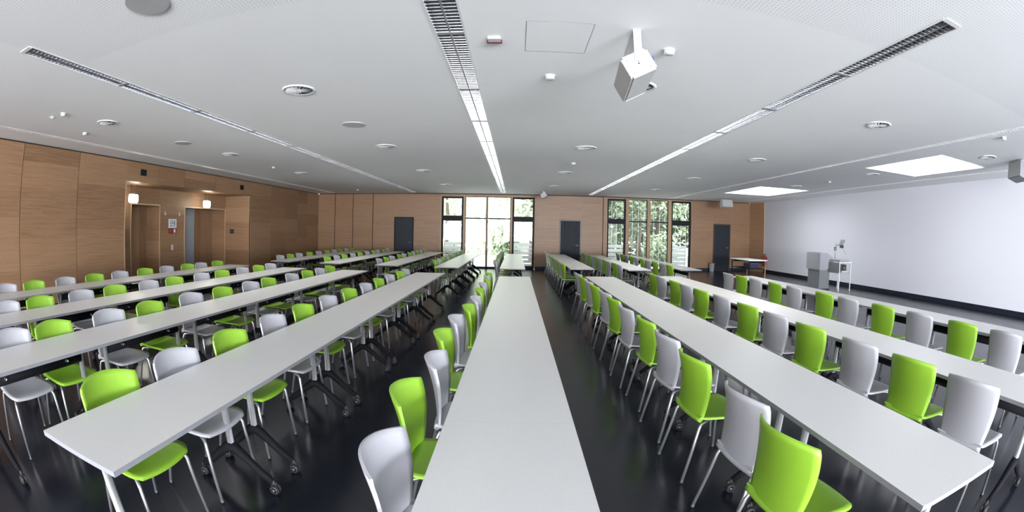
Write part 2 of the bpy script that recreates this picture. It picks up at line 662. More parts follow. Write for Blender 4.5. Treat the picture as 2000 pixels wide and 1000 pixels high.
# far wall: panels between windows and doors
W1 = (-3.22, 0.82, 0.03, 3.06)
W2 = (3.83, 7.82, 0.03, 3.10)
DZ = 2.13
DOORS = [(-5.25, -4.38), (1.83, 2.76), (8.90, 9.80)]
XC = 10.87       # end of the straight far wall
fj = [-8.08, -7.2, -6.25, -5.29, -4.34, 1.80, 2.78, 3.7, 7.86, 8.86, 9.84]
spans = []
edges = [XL, DOORS[0][0], DOORS[0][1], W1[0], W1[1], DOORS[1][0], DOORS[1][1], W2[0], W2[1], DOORS[2][0], DOORS[2][1], XC]
top = {1: DZ, 3: W1[3], 5: DZ, 7: W2[3], 9: DZ}
for i in range(len(edges) - 1):
    spans.append((edges[i], edges[i + 1], top.get(i, 0.0), ZT))


def angled_corner(bm):
    """The narrow veneer panel set at an angle between far wall and white wall."""
    a, b = Vector((XC, YF, 0)), Vector((XR, 18.95, 0))
    nrm = Vector((b.y - a.y, -(b.x - a.x), 0)).normalized() * -0.05
    if nrm.x < 0:
        nrm = -nrm
    n0 = len(bm.faces)
    v = []
    for q in (a, b, b + nrm, a + nrm):
        v.append((bm.verts.new((q.x, q.y, 0)), bm.verts.new((q.x, q.y, H + 0.01))))
    for i in range(4):
        j = (i + 1) % 4
        bm.faces.new((v[i][0], v[j][0], v[j][1], v[i][1]))
    bm.faces.new([q[0] for q in v])
    bm.faces.new([q[1] for q in v])
    e = box(bm, XR - 0.02, XR + 0.05, 18.91, 18.95, 0.0, H + 0.01, 2)
    return [77.7] * 6 + [0.0] * len(e)


panel_wall('wall_far', fj, spans, YF, 'x', 1, gap=0.03, matk='wood_far', extra=angled_corner)
bm = NB()
for i in (0, 2, 4, 6, 8, 10):
    box(bm, edges[i], edges[i + 1], YF - 0.015, YF - 0.001, 0.0, 0.13)
struct('baseboard_far', bm, M['base'])

# right white wall and its skirting
bm = NB()
box(bm, XR, XR + 0.25, YB, 18.93, 0.0, H)
struct('wall_right', bm, M['white_wall'])
bm = NB()
box(bm, XR - 0.018, XR - 0.001, YB, 18.9, 0.0, 0.13)
struct('baseboard_right', bm, M['base'])
bm = NB()
box(bm, XL + 0.001, XL + 0.016, YB, RY0 - 0.02, 0.0, 0.11)
box(bm, XL + 0.001, XL + 0.016, RY1 + 0.02, YF - 0.02, 0.0, 0.11)
struct('baseboard_left', bm, M['base'])

# back wall behind the camera, open where the daylight comes in
bm = NB()
bw = [(-8.4, -2.8), (-1.3, 2.9), (4.5, 10.7)]
px = XL
for a, b in bw:
    box(bm, px, a, YB - 0.2, YB, 0, H)
    box(bm, a, b, YB - 0.2, YB, 0, 0.4)
    box(bm, a, b, YB - 0.2, YB, 2.9, H)
    px = b
box(bm, px, XR, YB - 0.2, YB, 0, H)
struct('wall_back', bm, M['plain_wall'])

# ------------------------------------------------------------------ far doors


def far_door(name, x0, x1, frame, ribbed=False, matk='door_dark'):
    bm = NB()
    box(bm, x0 + 0.05, x1 - 0.05, YF - 0.005, YF + 0.05, 0.0, DZ - 0.05)
    if ribbed:
        k = 13
        for i in range(k):
            xx = x0 + 0.09 + (x1 - x0 - 0.18) * i / (k - 1)
            tube(bm, [(xx, YF - 0.006, 0.04), (xx, YF - 0.006, DZ - 0.09)], 0.012, 6)
    o = struct(name, bm, M[matk])
    bm = NB()
    box(bm, x0, x0 + 0.05, YF - 0.02, YF + 0.06, 0, DZ)
    box(bm, x1 - 0.05, x1, YF - 0.02, YF + 0.06, 0, DZ)
    box(bm, x0 + 0.05, x1 - 0.05, YF - 0.02, YF + 0.06, DZ - 0.05, DZ)
    link_mesh('door_frame', bm, M[frame], o)
    bm = NB()
    tube(bm, [(x1 - 0.12, YF - 0.005, 1.05), (x1 - 0.12, YF - 0.06, 1.05), (x1 - 0.24, YF - 0.06, 1.05)], 0.011)
    link_mesh('door_handle', bm, M['alu'], o)


far_door('door_1', *DOORS[0], 'frame_dark')
m = mat('ribbed_door_glass', (0.014, 0.018, 0.026), 0.4, spec=0.12)
M['door_ribbed'] = m
far_door('door_2', *DOORS[1], 'door_frame', ribbed=True, matk='door_ribbed')
far_door('door_3', *DOORS[2], 'door_frame')

# ------------------------------------------------------------------ windows


def frame_rect(bm, x0, x1, z0, z1, w, y0, y1, wb=None, mi=0):
    wb = w if wb is None else wb
    box(bm, x0, x0 + w, y0, y1, z0, z1, mi)
    box(bm, x1 - w, x1, y0, y1, z0, z1, mi)
    box(bm, x0 + w, x1 - w, y0, y1, z1 - w, z1, mi)
    box(bm, x0 + w, x1 - w, y0, y1, z0, z0 + wb, mi)


def window(name, x0, x1, z0, z1, casL, mid, casR, post_mat, mull):
    yo = YF
    bm = NB()
    # lining of the opening
    box(bm, x0, x0 + 0.05, yo - 0.02, yo + 0.3, z0, z1)
    box(bm, x1 - 0.05, x1, yo - 0.02, yo + 0.3, z0, z1)
    box(bm, x0 + 0.05, x1 - 0.05, yo - 0.02, yo + 0.3, z1 - 0.03, z1)
    for a, b in mull:
        box(bm, a, b, yo + 0.0, yo + 0.16, z0, z1 - 0.03)
    root = struct(name, bm, M[post_mat])
    set_panel_attr(root, [5.5] * len(root.data.polygons))
    bm = NB()
    box(bm, x0 + 0.05, x1 - 0.05, yo - 0.03, yo + 0.3, 0.0, z0 + 0.03)
    link_mesh('threshold', bm, M['frame_dark'], root)
    ZB = (2.0, 2.22)
    for a, b in (casL, casR):
        bm = NB()
        frame_rect(bm, a, b, z0 + 0.03, z1 - 0.03, 0.075, yo + 0.05, yo + 0.13)
        box(bm, a + 0.075, b - 0.075, yo + 0.05, yo + 0.13, ZB[0], ZB[1])
        link_mesh('casement_frame', bm, M['frame_dark'], root)
        for za, zb in ((z0 + 0.105, ZB[0]), (ZB[1], z1 - 0.105)):
            bm = NB()
            box(bm, a + 0.075, b - 0.075, yo + 0.088, yo + 0.094, za, zb)
            link_mesh('pane', bm, M['glass'], root)
    for a, b in mid:
        bm = NB()
        box(bm, a, b, yo + 0.06, yo + 0.12, 2.09, 2.14)
        frame_rect(bm, a, b, z0 + 0.03, z1 - 0.03, 0.02, yo + 0.06, yo + 0.12)
        link_mesh('glazing_bar', bm, M['frame_dark'], root)
        for za, zb in ((z0 + 0.05, 2.09), (2.14, z1 - 0.05)):
            bm = NB()
            box(bm, a + 0.02, b - 0.02, yo + 0.088, yo + 0.094, za, zb)
            link_mesh('pane', bm, M['glass'], root)
    return root


w1 = window('window_1', *W1, (-3.17, -2.24), [(-2.16, -1.26), (-1.22, -0.24)], (-0.16, 0.77), 'wood_post', [(-2.24, -2.16), (-1.26, -1.22), (-0.24, -0.16)])
w2 = window('window_2', *W2, (3.88, 4.71), [(4.85, 5.69), (5.83, 6.67)], (6.82, 7.77), 'wood_post', [(4.71, 4.85), (5.69, 5.83), (6.67, 6.82)])
for a, b in ((3.97, 4.63), (4.87, 5.67), (5.85, 6.65), (6.90, 7.64)):       # pale vertical strips on the right window
    bm = NB()
    k = 3
    for i in range(k):
        xx = a + (b - a) * (i + 0.6) / k
        box(bm, xx - 0.007, xx + 0.007, YF + 0.100, YF + 0.104, 0.16, 2.95)
    link_mesh('glass_strip', bm, M['slat'], w2)

# white slatted guards outside the four narrow casements
for i, (a, b, lab) in enumerate(((-3.12, -2.25, 'white slatted guard outside the left casement of the left window'),
                                 (-0.15, 0.73, 'white slatted guard outside the right casement of the left window'),
                                 (3.90, 4.70, 'white slatted guard outside the left casement of the right window'),
                                 (6.83, 7.71, 'white slatted guard outside the right casement of the right window'))):
    g = thing('slatted_guard', lab, 'guard rail', ((a + b) / 2, YF + 0.42, 0), 0, 'slatted guards outside the casements')
    hw = (b - a) / 2
    for k in range(6):
        bm = NB()
        box(bm, -hw, hw, -0.012, 0.012, 0.06 + k * 0.18, 0.06 + k * 0.18 + 0.135)
        link_mesh('slat', bm, M['slat'], g)
    for s in (-hw + 0.04, hw - 0.04):
        bm = NB()
        box(bm, s - 0.02, s + 0.02, 0.013, 0.05, -0.08, 1.10)
        link_mesh('post', bm, M['grey_light'], g)

# ------------------------------------------------------------------ outside
bm = NB()
box(bm, -30, 40, YF + 0.36, 70, -0.30, -0.08)
struct('ground', bm, M['ground'])


def tree(name, label, x, y, h, r, lm, seed, trunk=True, n=1500, leaf=0.16, cat='tree', group='trees outside the windows'):
    rnd = random.Random(seed)
    t = thing(name, label, cat, (x, y, -0.08), 0, group)
    if trunk:
        bm = NB()
        tube(bm, [(0, 0, 0), (0.08, 0.03, h * 0.4), (-0.05, 0, h * 0.75)], [0.16, 0.12, 0.05], 8)
        link_mesh('trunk', bm, M['bark'], t)
    bm = NB()
    blobs = []
    for k in range(11):
        a = rnd.uniform(0, 2 * PI)
        rr = r * rnd.uniform(0.15, 0.75)
        zz = h * (rnd.uniform(0.28, 0.92) if trunk else rnd.uniform(0.2, 0.75))
        blobs.append((Vector((rr * math.cos(a), rr * math.sin(a), zz)), r * rnd.uniform(0.35, 0.6)))
    for k in range(n):
        c, br = rnd.choice(blobs)
        d = Vector((rnd.gauss(0, 1), rnd.gauss(0, 1), rnd.gauss(0, 1))).normalized()
        q = c + d * br * rnd.uniform(0.6, 1.05)
        if q.z < 0.05:
            q.z = 0.05
        a = Vector((rnd.gauss(0, 1), rnd.gauss(0, 1), rnd.gauss(0, 1))).normalized()
        b = a.orthogonal().normalized()
        s = leaf * rnd.uniform(0.6, 1.4)
        quad(bm, q - a * s, q + b * s * 0.55, q + a * s, q - b * s * 0.55)
    link_mesh('foliage', bm, lm, t)


tree('broadleaf_tree', 'pale green overexposed tree behind the left half of the left window', -4.6, 30.5, 6.5, 3.2, M['leaf_overexposed'], 1, n=1900, leaf=0.2)
tree('broadleaf_tree', 'pale green overexposed tree behind the right half of the left window', 0.9, 27.5, 6.0, 2.4, M['leaf_overexposed'], 2, n=2200, leaf=0.18)
tree('bush', 'light green bush low behind the left window', -0.2, 24.0, 2.1, 1.0, M['leaf_mid'], 3, trunk=False, n=900, leaf=0.12, cat='bush', group='bushes outside the windows')
tree('bush', 'small dark green bush at the bottom left of the left window', -3.3, 22.6, 1.0, 0.7, M['leaf_mid'], 4, trunk=False, n=500, leaf=0.09, cat='bush', group='bushes outside the windows')
tree('broadleaf_tree', 'dark green tree behind the left panes of the right window', 5.3, 26.5, 6.5, 2.2, M['leaf_dark'], 5, n=2200, leaf=0.15)
tree('broadleaf_tree', 'mid green tree behind the middle panes of the right window', 8.6, 27.5, 6.2, 2.3, M['leaf_mid'], 6, n=2000, leaf=0.15)
tree('broadleaf_tree', 'dark green tree behind the right casement of the right window', 11.6, 29.0, 6.8, 2.4, M['leaf_dark'], 7, n=2000, leaf=0.17)
tree('bush', 'round pale green bush low behind the right window', 7.6, 23.6, 1.9, 1.1, M['leaf_mid'], 8, trunk=False, n=1100, leaf=0.11, cat='bush', group='bushes outside the windows')

tree('broadleaf_tree', 'tall green tree close behind the wood mullions of the right window', 6.6, 24.6, 5.6, 1.5, M['leaf_dark'], 9, n=1300, leaf=0.12)
tree('hedge', 'long dark green hedge at the back of the garden behind the right window', 9.2, 34.0, 5.0, 6.0, M['leaf_dark'], 10, trunk=False, n=2600, leaf=0.3, cat='hedge', group=None)

tree('hedge', 'pale green overexposed hedge at the back of the garden behind the left window', -1.6, 36.0, 5.5, 6.0, M['leaf_overexposed'], 12, trunk=False, n=2600, leaf=0.3, cat='hedge', group=None)

# ------------------------------------------------------------------ ceiling fittings


def trough_light(x0, x1, y0, y1, label, pitch=0.055):
    w = x1 - x0
    root = thing('trough_light', label, 'ceiling light', ((x0 + x1) / 2, y0, H), 0, 'recessed louvre light troughs')
    L = y1 - y0
    hw = w / 2
    bm = NB()      # white flange
    e = 0.012
    box(bm, -hw - e, -hw + 0.006, -e, L + e, -0.004, 0.0)
    box(bm, hw - 0.006, hw + e, -e, L + e, -0.004, 0.0)
    box(bm, -hw + 0.006, hw - 0.006, -0.045, 0.008, -0.006, 0.0)
    box(bm, -hw + 0.006, hw - 0.006, L - 0.008, L + 0.045, -0.006, 0.0)
    link_mesh('flange', bm, M['white_metal'], root)
    bm = NB()      # trough lining
    box(bm, -hw + 0.002, hw - 0.002, 0.002, L - 0.002, 0.070, 0.078)
    link_mesh('trough_lining', bm, M['trough'], root)
    bm = NB()      # middle rail
    box(bm, -0.006, 0.006, 0.004, L - 0.004, 0.004, 0.066)
    link_mesh('middle_rail', bm, M['trough'], root)
    for s in (-1, 1):
        a, b = (-hw + 0.004, -0.008) if s < 0 else (0.008, hw - 0.004)
        bm = NB()
        # curved side reflectors
        for side in (0, 1):
            prev = None
            for k in range(5):
                tt = k / 4
                off = 0.030 * tt * tt
                xx = a + off if side == 0 else b - off
                zz = 0.004 + 0.060 * tt
                cur = (bm.verts.new((xx, 0.004, zz)), bm.verts.new((xx, L - 0.004, zz)))
                if prev:
                    f = bm.faces.new((prev[0], prev[1], cur[1], cur[0]))
                    f.smooth = True
                prev = cur
        # cross louvres, wedge shaped
        ny = int(L / pitch)
        for k in range(ny):
            yy = (k + 0.5) * L / ny
            wide = 0.013
            p = [(a, yy - wide, 0.058), (a, yy - 0.003, 0.006), (a, yy + 0.003, 0.006), (a, yy + wide, 0.058)]
            l = [bm.verts.new(q) for q in p]
            r = [bm.verts.new((b, q[1], q[2])) for q in p]
            for i in range(3):
                bm.faces.new((l[i], r[i], r[i + 1], l[i + 1]))
        link_mesh('louvre', bm, M['louvre'], root)
    ny = int(L / 1.53)      # dark joints between fittings
    for k in range(1, ny):
        bm = NB()
        box(bm, -hw + 0.003, hw - 0.003, k * 1.53 - 0.02, k * 1.53 + 0.02, 0.001, 0.004)
        link_mesh('joint_cover', bm, M['trough'], root)
    return root


trough_light(*TROUGHS[0], 'recessed aluminium louvre light trough left of the centre of the ceiling')
trough_light(*TROUGHS[1], 'recessed aluminium louvre light trough running down the middle of the ceiling')
trough_light(*TROUGHS[2], 'recessed aluminium louvre light trough right of the hanging loudspeaker')


def air_slot(x0, x1, y0, y1, label):
    root = thing('slot_diffuser', label, 'air vent', ((x0 + x1) / 2, y0, H), 0, 'narrow slot diffusers in the ceiling')
    L, hw = y1 - y0, (x1 - x0) / 2
    bm = NB()
    box(bm, -hw - 0.01, -hw + 0.02, 0, L, -0.004, 0.0)
    box(bm, hw - 0.02, hw + 0.01, 0, L, -0.004, 0.0)
    link_mesh('flange', bm, M['strip'], root)
    bm = NB()
    ny = int(L / 0.075)
    for k in range(ny):
        yy = (k + 0.5) * L / ny
        box(bm, -hw + 0.02, hw - 0.02, yy - 0.026, yy + 0.026, -0.003, 0.03)
    link_mesh('vane', bm, M['strip'], root)
    bm = NB()
    box(bm, -hw + 0.003, hw - 0.003, 0.003, L - 0.003, 0.06, 0.07)
    link_mesh('slot_back', bm, M['trough'], root)


air_slot(*SLOTS[0], 'narrow white slot vent in the ceiling along the left wood wall')
air_slot(*SLOTS[1], 'narrow white slot vent in the ceiling left of the bright skylights')
air_slot(*SLOTS[2], 'narrow white slot vent in the ceiling between skylights and white wall')

for i, (x0, x1, y0, y1) in enumerate(SKY):
    root = thing('skylight', ('large glowing skylight nearest the camera, close to the white wall',
                              'smaller looking glowing skylight at the far right of the ceiling')[i], 'skylight', ((x0 + x1) / 2, (y0 + y1) / 2, H), 0, 'skylights in the ceiling')
    hx, hy = (x1 - x0) / 2, (y1 - y0) / 2
    bm = NB()
    box(bm, -hx + 0.002, hx - 0.002, -hy + 0.002, hy - 0.002, 0.16, 0.18)
    link_mesh('milky_panel', bm, M['skylight_far' if i else 'skylight'], root)
    bm = NB()
    frame_rect(bm, -hx - 0.03, hx + 0.03, 0, 1, 0.001, 0, 0.001)
    bm.clear()
    for a in ((-hx - 0.025, -hx, -hy - 0.025, hy + 0.025), (hx, hx + 0.025, -hy - 0.025, hy + 0.025), (-hx, hx, -hy - 0.025, -hy), (-hx, hx, hy, hy + 0.025)):
        box(bm, a[0], a[1], a[2], a[3], -0.006, 0.0)
    link_mesh('flange', bm, M['white_metal'], root)

# round swirl diffusers


def make_diffuser(label, loc):
    root = thing('swirl_diffuser', label, 'air vent', loc, 0, 'round swirl air vents in the ceiling')
    bm = NB()
    lathe(bm, [(0.165, -0.003), (0.172, -0.014), (0.190, -0.012), (0.203, -0.001), (0.203, 0.0)], 32)
    link_mesh('rim', bm, M['white_metal'], root)
    bm = NB()
    lathe(bm, [(0.0, -0.0015), (0.168, -0.0015)], 32)
    link_mesh('dark_throat', bm, M['dark_hole'], root)
    bm = NB()
    nv = 18
    for k in range(nv):
        a = 2 * PI * k / nv
        da = 2 * PI / nv * 0.36
        p = []
        for r, hw in ((0.035, da * 0.9), (0.158, da)):
            p.append(((r * math.cos(a - hw), r * math.sin(a - hw), -0.020), (r * math.cos(a + hw), r * math.sin(a + hw), -0.003)))
        quad(bm, p[0][0], p[1][0], p[1][1], p[0][1])
    lathe(bm, [(0.0, -0.022), (0.034, -0.021), (0.04, -0.003)], 18)
    link_mesh('vanes', bm, M['white_metal'], root)
    return root


DIFF = {}
cols = [(-6.07, 'beside the wood wall'), (-2.45, 'left of the middle light trough'), (1.25, 'right of the middle light trough'),
        (4.83, 'between the right trough and the skylights'), (8.37, 'in line with the skylights')]
rowy = [(4.6, 'nearest'), (8.35, 'second'), (12.0, 'third'), (15.72, 'farthest')]
d0 = None
for x, cn in cols:
    for y, rn in rowy:
        if (x < -6 and y > 15) or (x > 8 and y > 15):
            continue
        lab = 'round white swirl air vent, %s in the column %s' % (rn, cn)
        if d0 is None:
            d0 = make_diffuser(lab, (x, y, H))
        else:
            dup(d0, (x, y, H), 0.3 * x + y, lab)

for (x, y), lab in (((-2.43, 6.47), 'flat round white ceiling cover between the two nearest swirl vents left of middle'),
                    ((-6.14, 6.73), 'flat round white ceiling cover between swirl vents beside the wood wall')):
    o = thing('ceiling_cover', lab, 'ceiling cover', (x, y, H), 0, 'flat round ceiling covers')
    bm = NB()
    lathe(bm, [(0.0, -0.012), (0.165, -0.012), (0.178, -0.008), (0.182, 0.0)], 32, smooth=False)
    link_mesh('cover_plate', bm, M['white_plastic'], o)
o = thing('ceiling_speaker', 'round grey flush ceiling speaker at the top edge of the photo', 'speaker', (-2.55, 2.06, H))
bm = NB()
lathe(bm, [(0.0, -0.012), (0.185, -0.012), (0.196, -0.006), (0.2, 0.0)], 32, smooth=False)
link_mesh('grille', bm, M['speaker_grille'], o)

# smoke detectors and small sensors


def make_detector(label, loc, s=1.0):
    root = thing('smoke_detector', label, 'smoke detector', loc, 0, 'small round detectors on the ceiling')
    bm = NB()
    lathe(bm, [(0.052, 0.0), (0.055, -0.006), (0.054, -0.014), (0.0, -0.014)], 24)
    link_mesh('mounting_base', bm, M['white_plastic'], root)
    bm = NB()
    lathe(bm, [(0.044, -0.014), (0.048, -0.020), (0.047, -0.034), (0.036, -0.046), (0.0, -0.050)], 24)
    for k in range(8):
        a = 2 * PI * k / 8
        box(bm, 0.040 * math.cos(a) - 0.004, 0.040 * math.cos(a) + 0.004, 0.040 * math.sin(a) - 0.004, 0.040 * math.sin(a) + 0.004, -0.046, -0.040)
    link_mesh('sensor_head', bm, M['white_plastic'], root)
    return root


dets = [((1.25, 3.52), 'white smoke detector on the ceiling right of the hanging loudspeaker'),
        ((-6.17, 3.67), 'white smoke detector on the ceiling above the left wood wall'),
        ((0.31, 4.41), 'small white detector on the ceiling below the access hatch'),
        ((1.25, 10.27), 'small white detector between two far swirl vents right of the middle trough'),
        ((-6.20, 10.58), 'small white detector between two far swirl vents beside the wood wall'),
        ((-7.10, 4.82), 'small white detector near the slot vent by the wood wall'),
        ((-6.28, 17.6), 'tiny white detector on the ceiling near the far left corner'),
        ((8.43, 10.3), 'small detector on the ceiling between the two skylights'),
        ((6.99, 3.44), 'small detector on the ceiling beside the slot vent at the right edge')]
s0 = None
for (x, y), lab in dets:
    if s0 is None:
        s0 = make_detector(lab, (x, y, H))
    else:
        dup(s0, (x, y, H), x, lab)
o = thing('ceiling_clip', 'tiny white clip on the ceiling beside the left smoke detector', 'clip', (-6.53, 3.64, H))
bm = NB()
box(bm, -0.05, 0.05, -0.018, 0.018, -0.012, 0.0)
box(bm, 0.02, 0.05, -0.018, 0.018, -0.04, -0.012)
link_mesh('clip_body', bm, M['white_plastic'], o)

o = thing('alarm_sensor', 'small white box sensor with a dark red strip beside the middle trough', 'sensor', (-0.2, 3.50, H))
bm = NB()
box(bm, -0.05, 0.05, -0.045, 0.025, -0.024, 0.0)
link_mesh('sensor_case', bm, M['white_plastic'], o)
bm = NB()
box(bm, -0.062, 0.062, 0.027, 0.052, -0.026, 0.0)
link_mesh('red_strip', bm, mat('dark_red_plastic', (0.12, 0.015, 0.03), 0.4), o)

o = thing('access_hatch', 'thin outlined square access hatch in the ceiling left of the hanging loudspeaker', 'hatch', (0.305, 3.465, H))
bm = NB()
box(bm, -0.25, 0.25, -0.30, 0.30, -0.0012, -0.0003)
link_mesh('hatch_panel', bm, M['ceiling_plain'], o)
bm = NB()
for a in ((-0.256, -0.252, -0.306, 0.306), (0.252, 0.256, -0.306, 0.306), (-0.252, 0.252, -0.306, -0.302), (-0.252, 0.252, 0.302, 0.306)):
    box(bm, a[0], a[1], a[2], a[3], -0.0012, -0.0003)
link_mesh('hatch_seam', bm, M['grey_paint'], o)

# ------------------------------------------------------------------ loudspeakers


def loudspeaker(label, T, Rm, L, yoke_z, group='loudspeakers under the ceiling', blue=True, body='speaker_white'):
    """Box with corner T, edge directions Rm columns (a, b, c) and lengths L; the face a-b is the end plate."""
    A, B, C = (Vector(Rm[i]) for i in range(3))
    A, B, C = A.normalized(), B.normalized(), C.normalized()
    T = Vector(T)
    cen = T + A * L[0] / 2 + B * L[1] / 2 + C * L[2] / 2
    root = thing('loudspeaker', label, 'speaker', cen, 0, group)
    mx = Matrix(((A.x, B.x, C.x), (A.y, B.y, C.y), (A.z, B.z, C.z))).to_4x4()
    hx, hy, hz = L[0] / 2, L[1] / 2, L[2] / 2
    bm = NB()
    box(bm, -hx, hx, -hy + 0.012, hy, -hz + 0.012, hz - 0.012)
    bmesh.ops.bevel(bm, geom=[e for e in bm.edges], offset=0.008, segments=2, affect='EDGES')
    bmesh.ops.transform(bm, matrix=mx, verts=bm.verts)
    link_mesh('cabinet', bm, M[body], root)
    for s in (-1, 1):
        bm = NB()
        z0, z1 = (-hz, -hz + 0.013) if s < 0 else (hz - 0.013, hz)
        box(bm, -hx - 0.004, hx + 0.004, -hy, hy + 0.004, z0, z1)
        bmesh.ops.bevel(bm, geom=[e for e in bm.edges if abs((e.verts[0].co - e.verts[1].co).z) > 0.005], offset=0.018, segments=3, affect='EDGES')
        for u in (-0.6, 0.6):
            for vv in (-0.65, 0.65):
                lathe(bm, [(0.0, s * hz + s * 0.002), (0.006, s * hz + s * 0.002), (0.008, s * hz)], 10, origin=(hx * u, hy * vv, 0))
        bmesh.ops.transform(bm, matrix=mx, verts=bm.verts)
        link_mesh('end_plate', bm, M[body], root)
    bm = NB()
    box(bm, -hx + 0.006, hx - 0.006, -hy - 0.001, -hy + 0.011, -hz + 0.014, hz - 0.014)
    bmesh.ops.transform(bm, matrix=mx, verts=bm.verts)
    link_mesh('grille', bm, M['speaker_grille'], root)
    # yoke: a strap from each end plate up to the ceiling
    bm = NB()
    wv = (A * B.z - B * A.z)
    wv.z = 0
    side = Vector((0, 0, 1)).cross(C).normalized()
    top = yoke_z - cen.z
    for s in (-1, 1):
        e = C * (s * (hz + 0.004))
        w = 0.030
        a = Vector((e.x, e.y, top))
        for d0, d1 in ((e, a),):
            q = [d0 - side * w - Vector((0, 0, 0.035)), d0 + side * w - Vector((0, 0, 0.035)), d1 + side * w, d1 - side * w]
            off = C * s * 0.004
            v = [bm.verts.new(p) for p in q] + [bm.verts.new(p + off) for p in q]
            for f in ((0, 1, 2, 3), (7, 6, 5, 4), (0, 4, 5, 1), (1, 5, 6, 2), (2, 6, 7, 3), (3, 7, 4, 0)):
                bm.faces.new([v[i] for i in f])
    e0, e1 = C * (-(hz + 0.006)), C * (hz + 0.006)
    q = [Vector((e0.x, e0.y, top - 0.004)) - side * 0.03, Vector((e0.x, e0.y, top - 0.004)) + side * 0.03,
         Vector((e1.x, e1.y, top - 0.004)) + side * 0.03, Vector((e1.x, e1.y, top - 0.004)) - side * 0.03]
    v = [bm.verts.new(p) for p in q] + [bm.verts.new(p + Vector((0, 0, 0.004))) for p in q]
    for f in ((0, 1, 2, 3), (7, 6, 5, 4), (0, 4, 5, 1), (1, 5, 6, 2), (2, 6, 7, 3), (3, 7, 4, 0)):
        bm.faces.new([v[i] for i in f])
    yk = link_mesh('yoke', bm, M['speaker_white'], root)
    bm = NB()
    lathe(bm, [(0.0, -hz - 0.016), (0.008, -hz - 0.016), (0.010, -hz - 0.008)], 10)
    lathe(bm, [(0.0, -hz - 0.013), (0.005, -hz - 0.013), (0.006, -hz - 0.008)], 8, origin=(0.018, 0.006, 0))
    bmesh.ops.transform(bm, matrix=mx, verts=bm.verts)
    link_mesh('bolt', bm, M['grey_paint'], yk)
    if blue:
        bm = NB()
        tube(bm, [(hx * 0.05, hy, -hz * 0.86), (hx * 0.05, hy + 0.028, -hz * 0.86)], 0.014, 10)
        bmesh.ops.transform(bm, matrix=mx, verts=bm.verts)
        link_mesh('connector', bm, M['blue'], root)
    return root


loudspeaker('large white loudspeaker hanging from the ceiling nearest the camera', (0.8288, 3.2, 2.738),
            [(-0.4555, 0.0805, 0.8866), (0.8831, -0.0854, 0.4614), (0.1129, 0.9931, -0.0322)], (0.1804, 0.225, 0.58), H)
loudspeaker('small far white loudspeaker under the ceiling right of the left window', (0.98, 17.85, 2.88),
            [(-0.45, 0.08, 0.89), (0.88, -0.085, 0.46), (0.11, 0.99, -0.03)], (0.17, 0.21, 0.42), H, blue=False)
loudspeaker('white loudspeaker with grey grille under the ceiling above the rightmost far door', (8.92, 17.6, 2.80),
            [(0.0, 0.25, 0.97), (-0.10, 0.96, -0.25), (-0.97, -0.10, 0.0)], (0.30, 0.22, 0.52), H, blue=False)
loudspeaker('loudspeaker greyed as if backlit, cut off by the right edge of the photo', (8.88, 4.02, 2.84),
            [(0.25, -0.1, 0.96), (0.88, -0.45, -0.25), (0.45, 0.88, 0.0)], (0.32, 0.30, 0.52), H, blue=False, body='grey_paint')  # backlit shade put into the grey cabinet colour

# ------------------------------------------------------------------ things on the left wall and in the recess
for y, lab in ((8.24, 'black square wall vent above the left end of the recess'), (13.08, 'black square wall vent above the right end of the recess')):
    o = thing('wall_vent', lab, 'vent', (XL, y, 2.90), 0, 'black vents above the recess')
    bm = NB()
    box(bm, 0.0005, 0.015, -0.11, 0.11, -0.075, 0.075)
    link_mesh('vent_plate', bm, M['black'], o)
    bm = NB()
    for k in range(5):
        box(bm, 0.016, 0.020, -0.095, 0.095, -0.062 + k * 0.027, -0.052 + k * 0.027)
    link_mesh('vent_slats', bm, M['black_metal'], o)

for y, lab in ((8.52, 'glowing white sign lamp hanging before the left recess door'), (11.98, 'glowing white sign lamp hanging before the right recess doors')):
    o = thing('sign_lamp', lab, 'lamp', (-9.6, y, 2.31), 0, 'glowing sign lamps in the recess')
    bm = NB()
    box(bm, -0.035, 0.035, -0.19, 0.19, -0.11, 0.11)
    bmesh.ops.bevel(bm, geom=list(bm.edges), offset=0.03, segments=3, affect='EDGES')
    link_mesh('lit_panel', bm, M['lamp'], o)
    bm = NB()
    box(bm, -0.03, 0.03, -0.14, 0.14, 0.111, 0.135)
    link_mesh('lamp_cap', bm, M['dark_plastic'], o)
    for s in (-0.11, 0.11):
        bm = NB()
        tube(bm, [(0, s, 0.135), (0, s, RZ - 2.316)], 0.006, 6)
        link_mesh('hanger', bm, M['dark_plastic'], o)
    l = bpy.data.lights.new('sign_lamp_light', 'POINT')
    l.energy = 6
    l.color = (1.0, 0.95, 0.8)
    l.shadow_soft_size = 0.1
    lo = bpy.data.objects.new('sign_lamp_light', l)
    lo.location = (0.12, 0, 0)
    lo.parent = o
    COL.objects.link(lo)

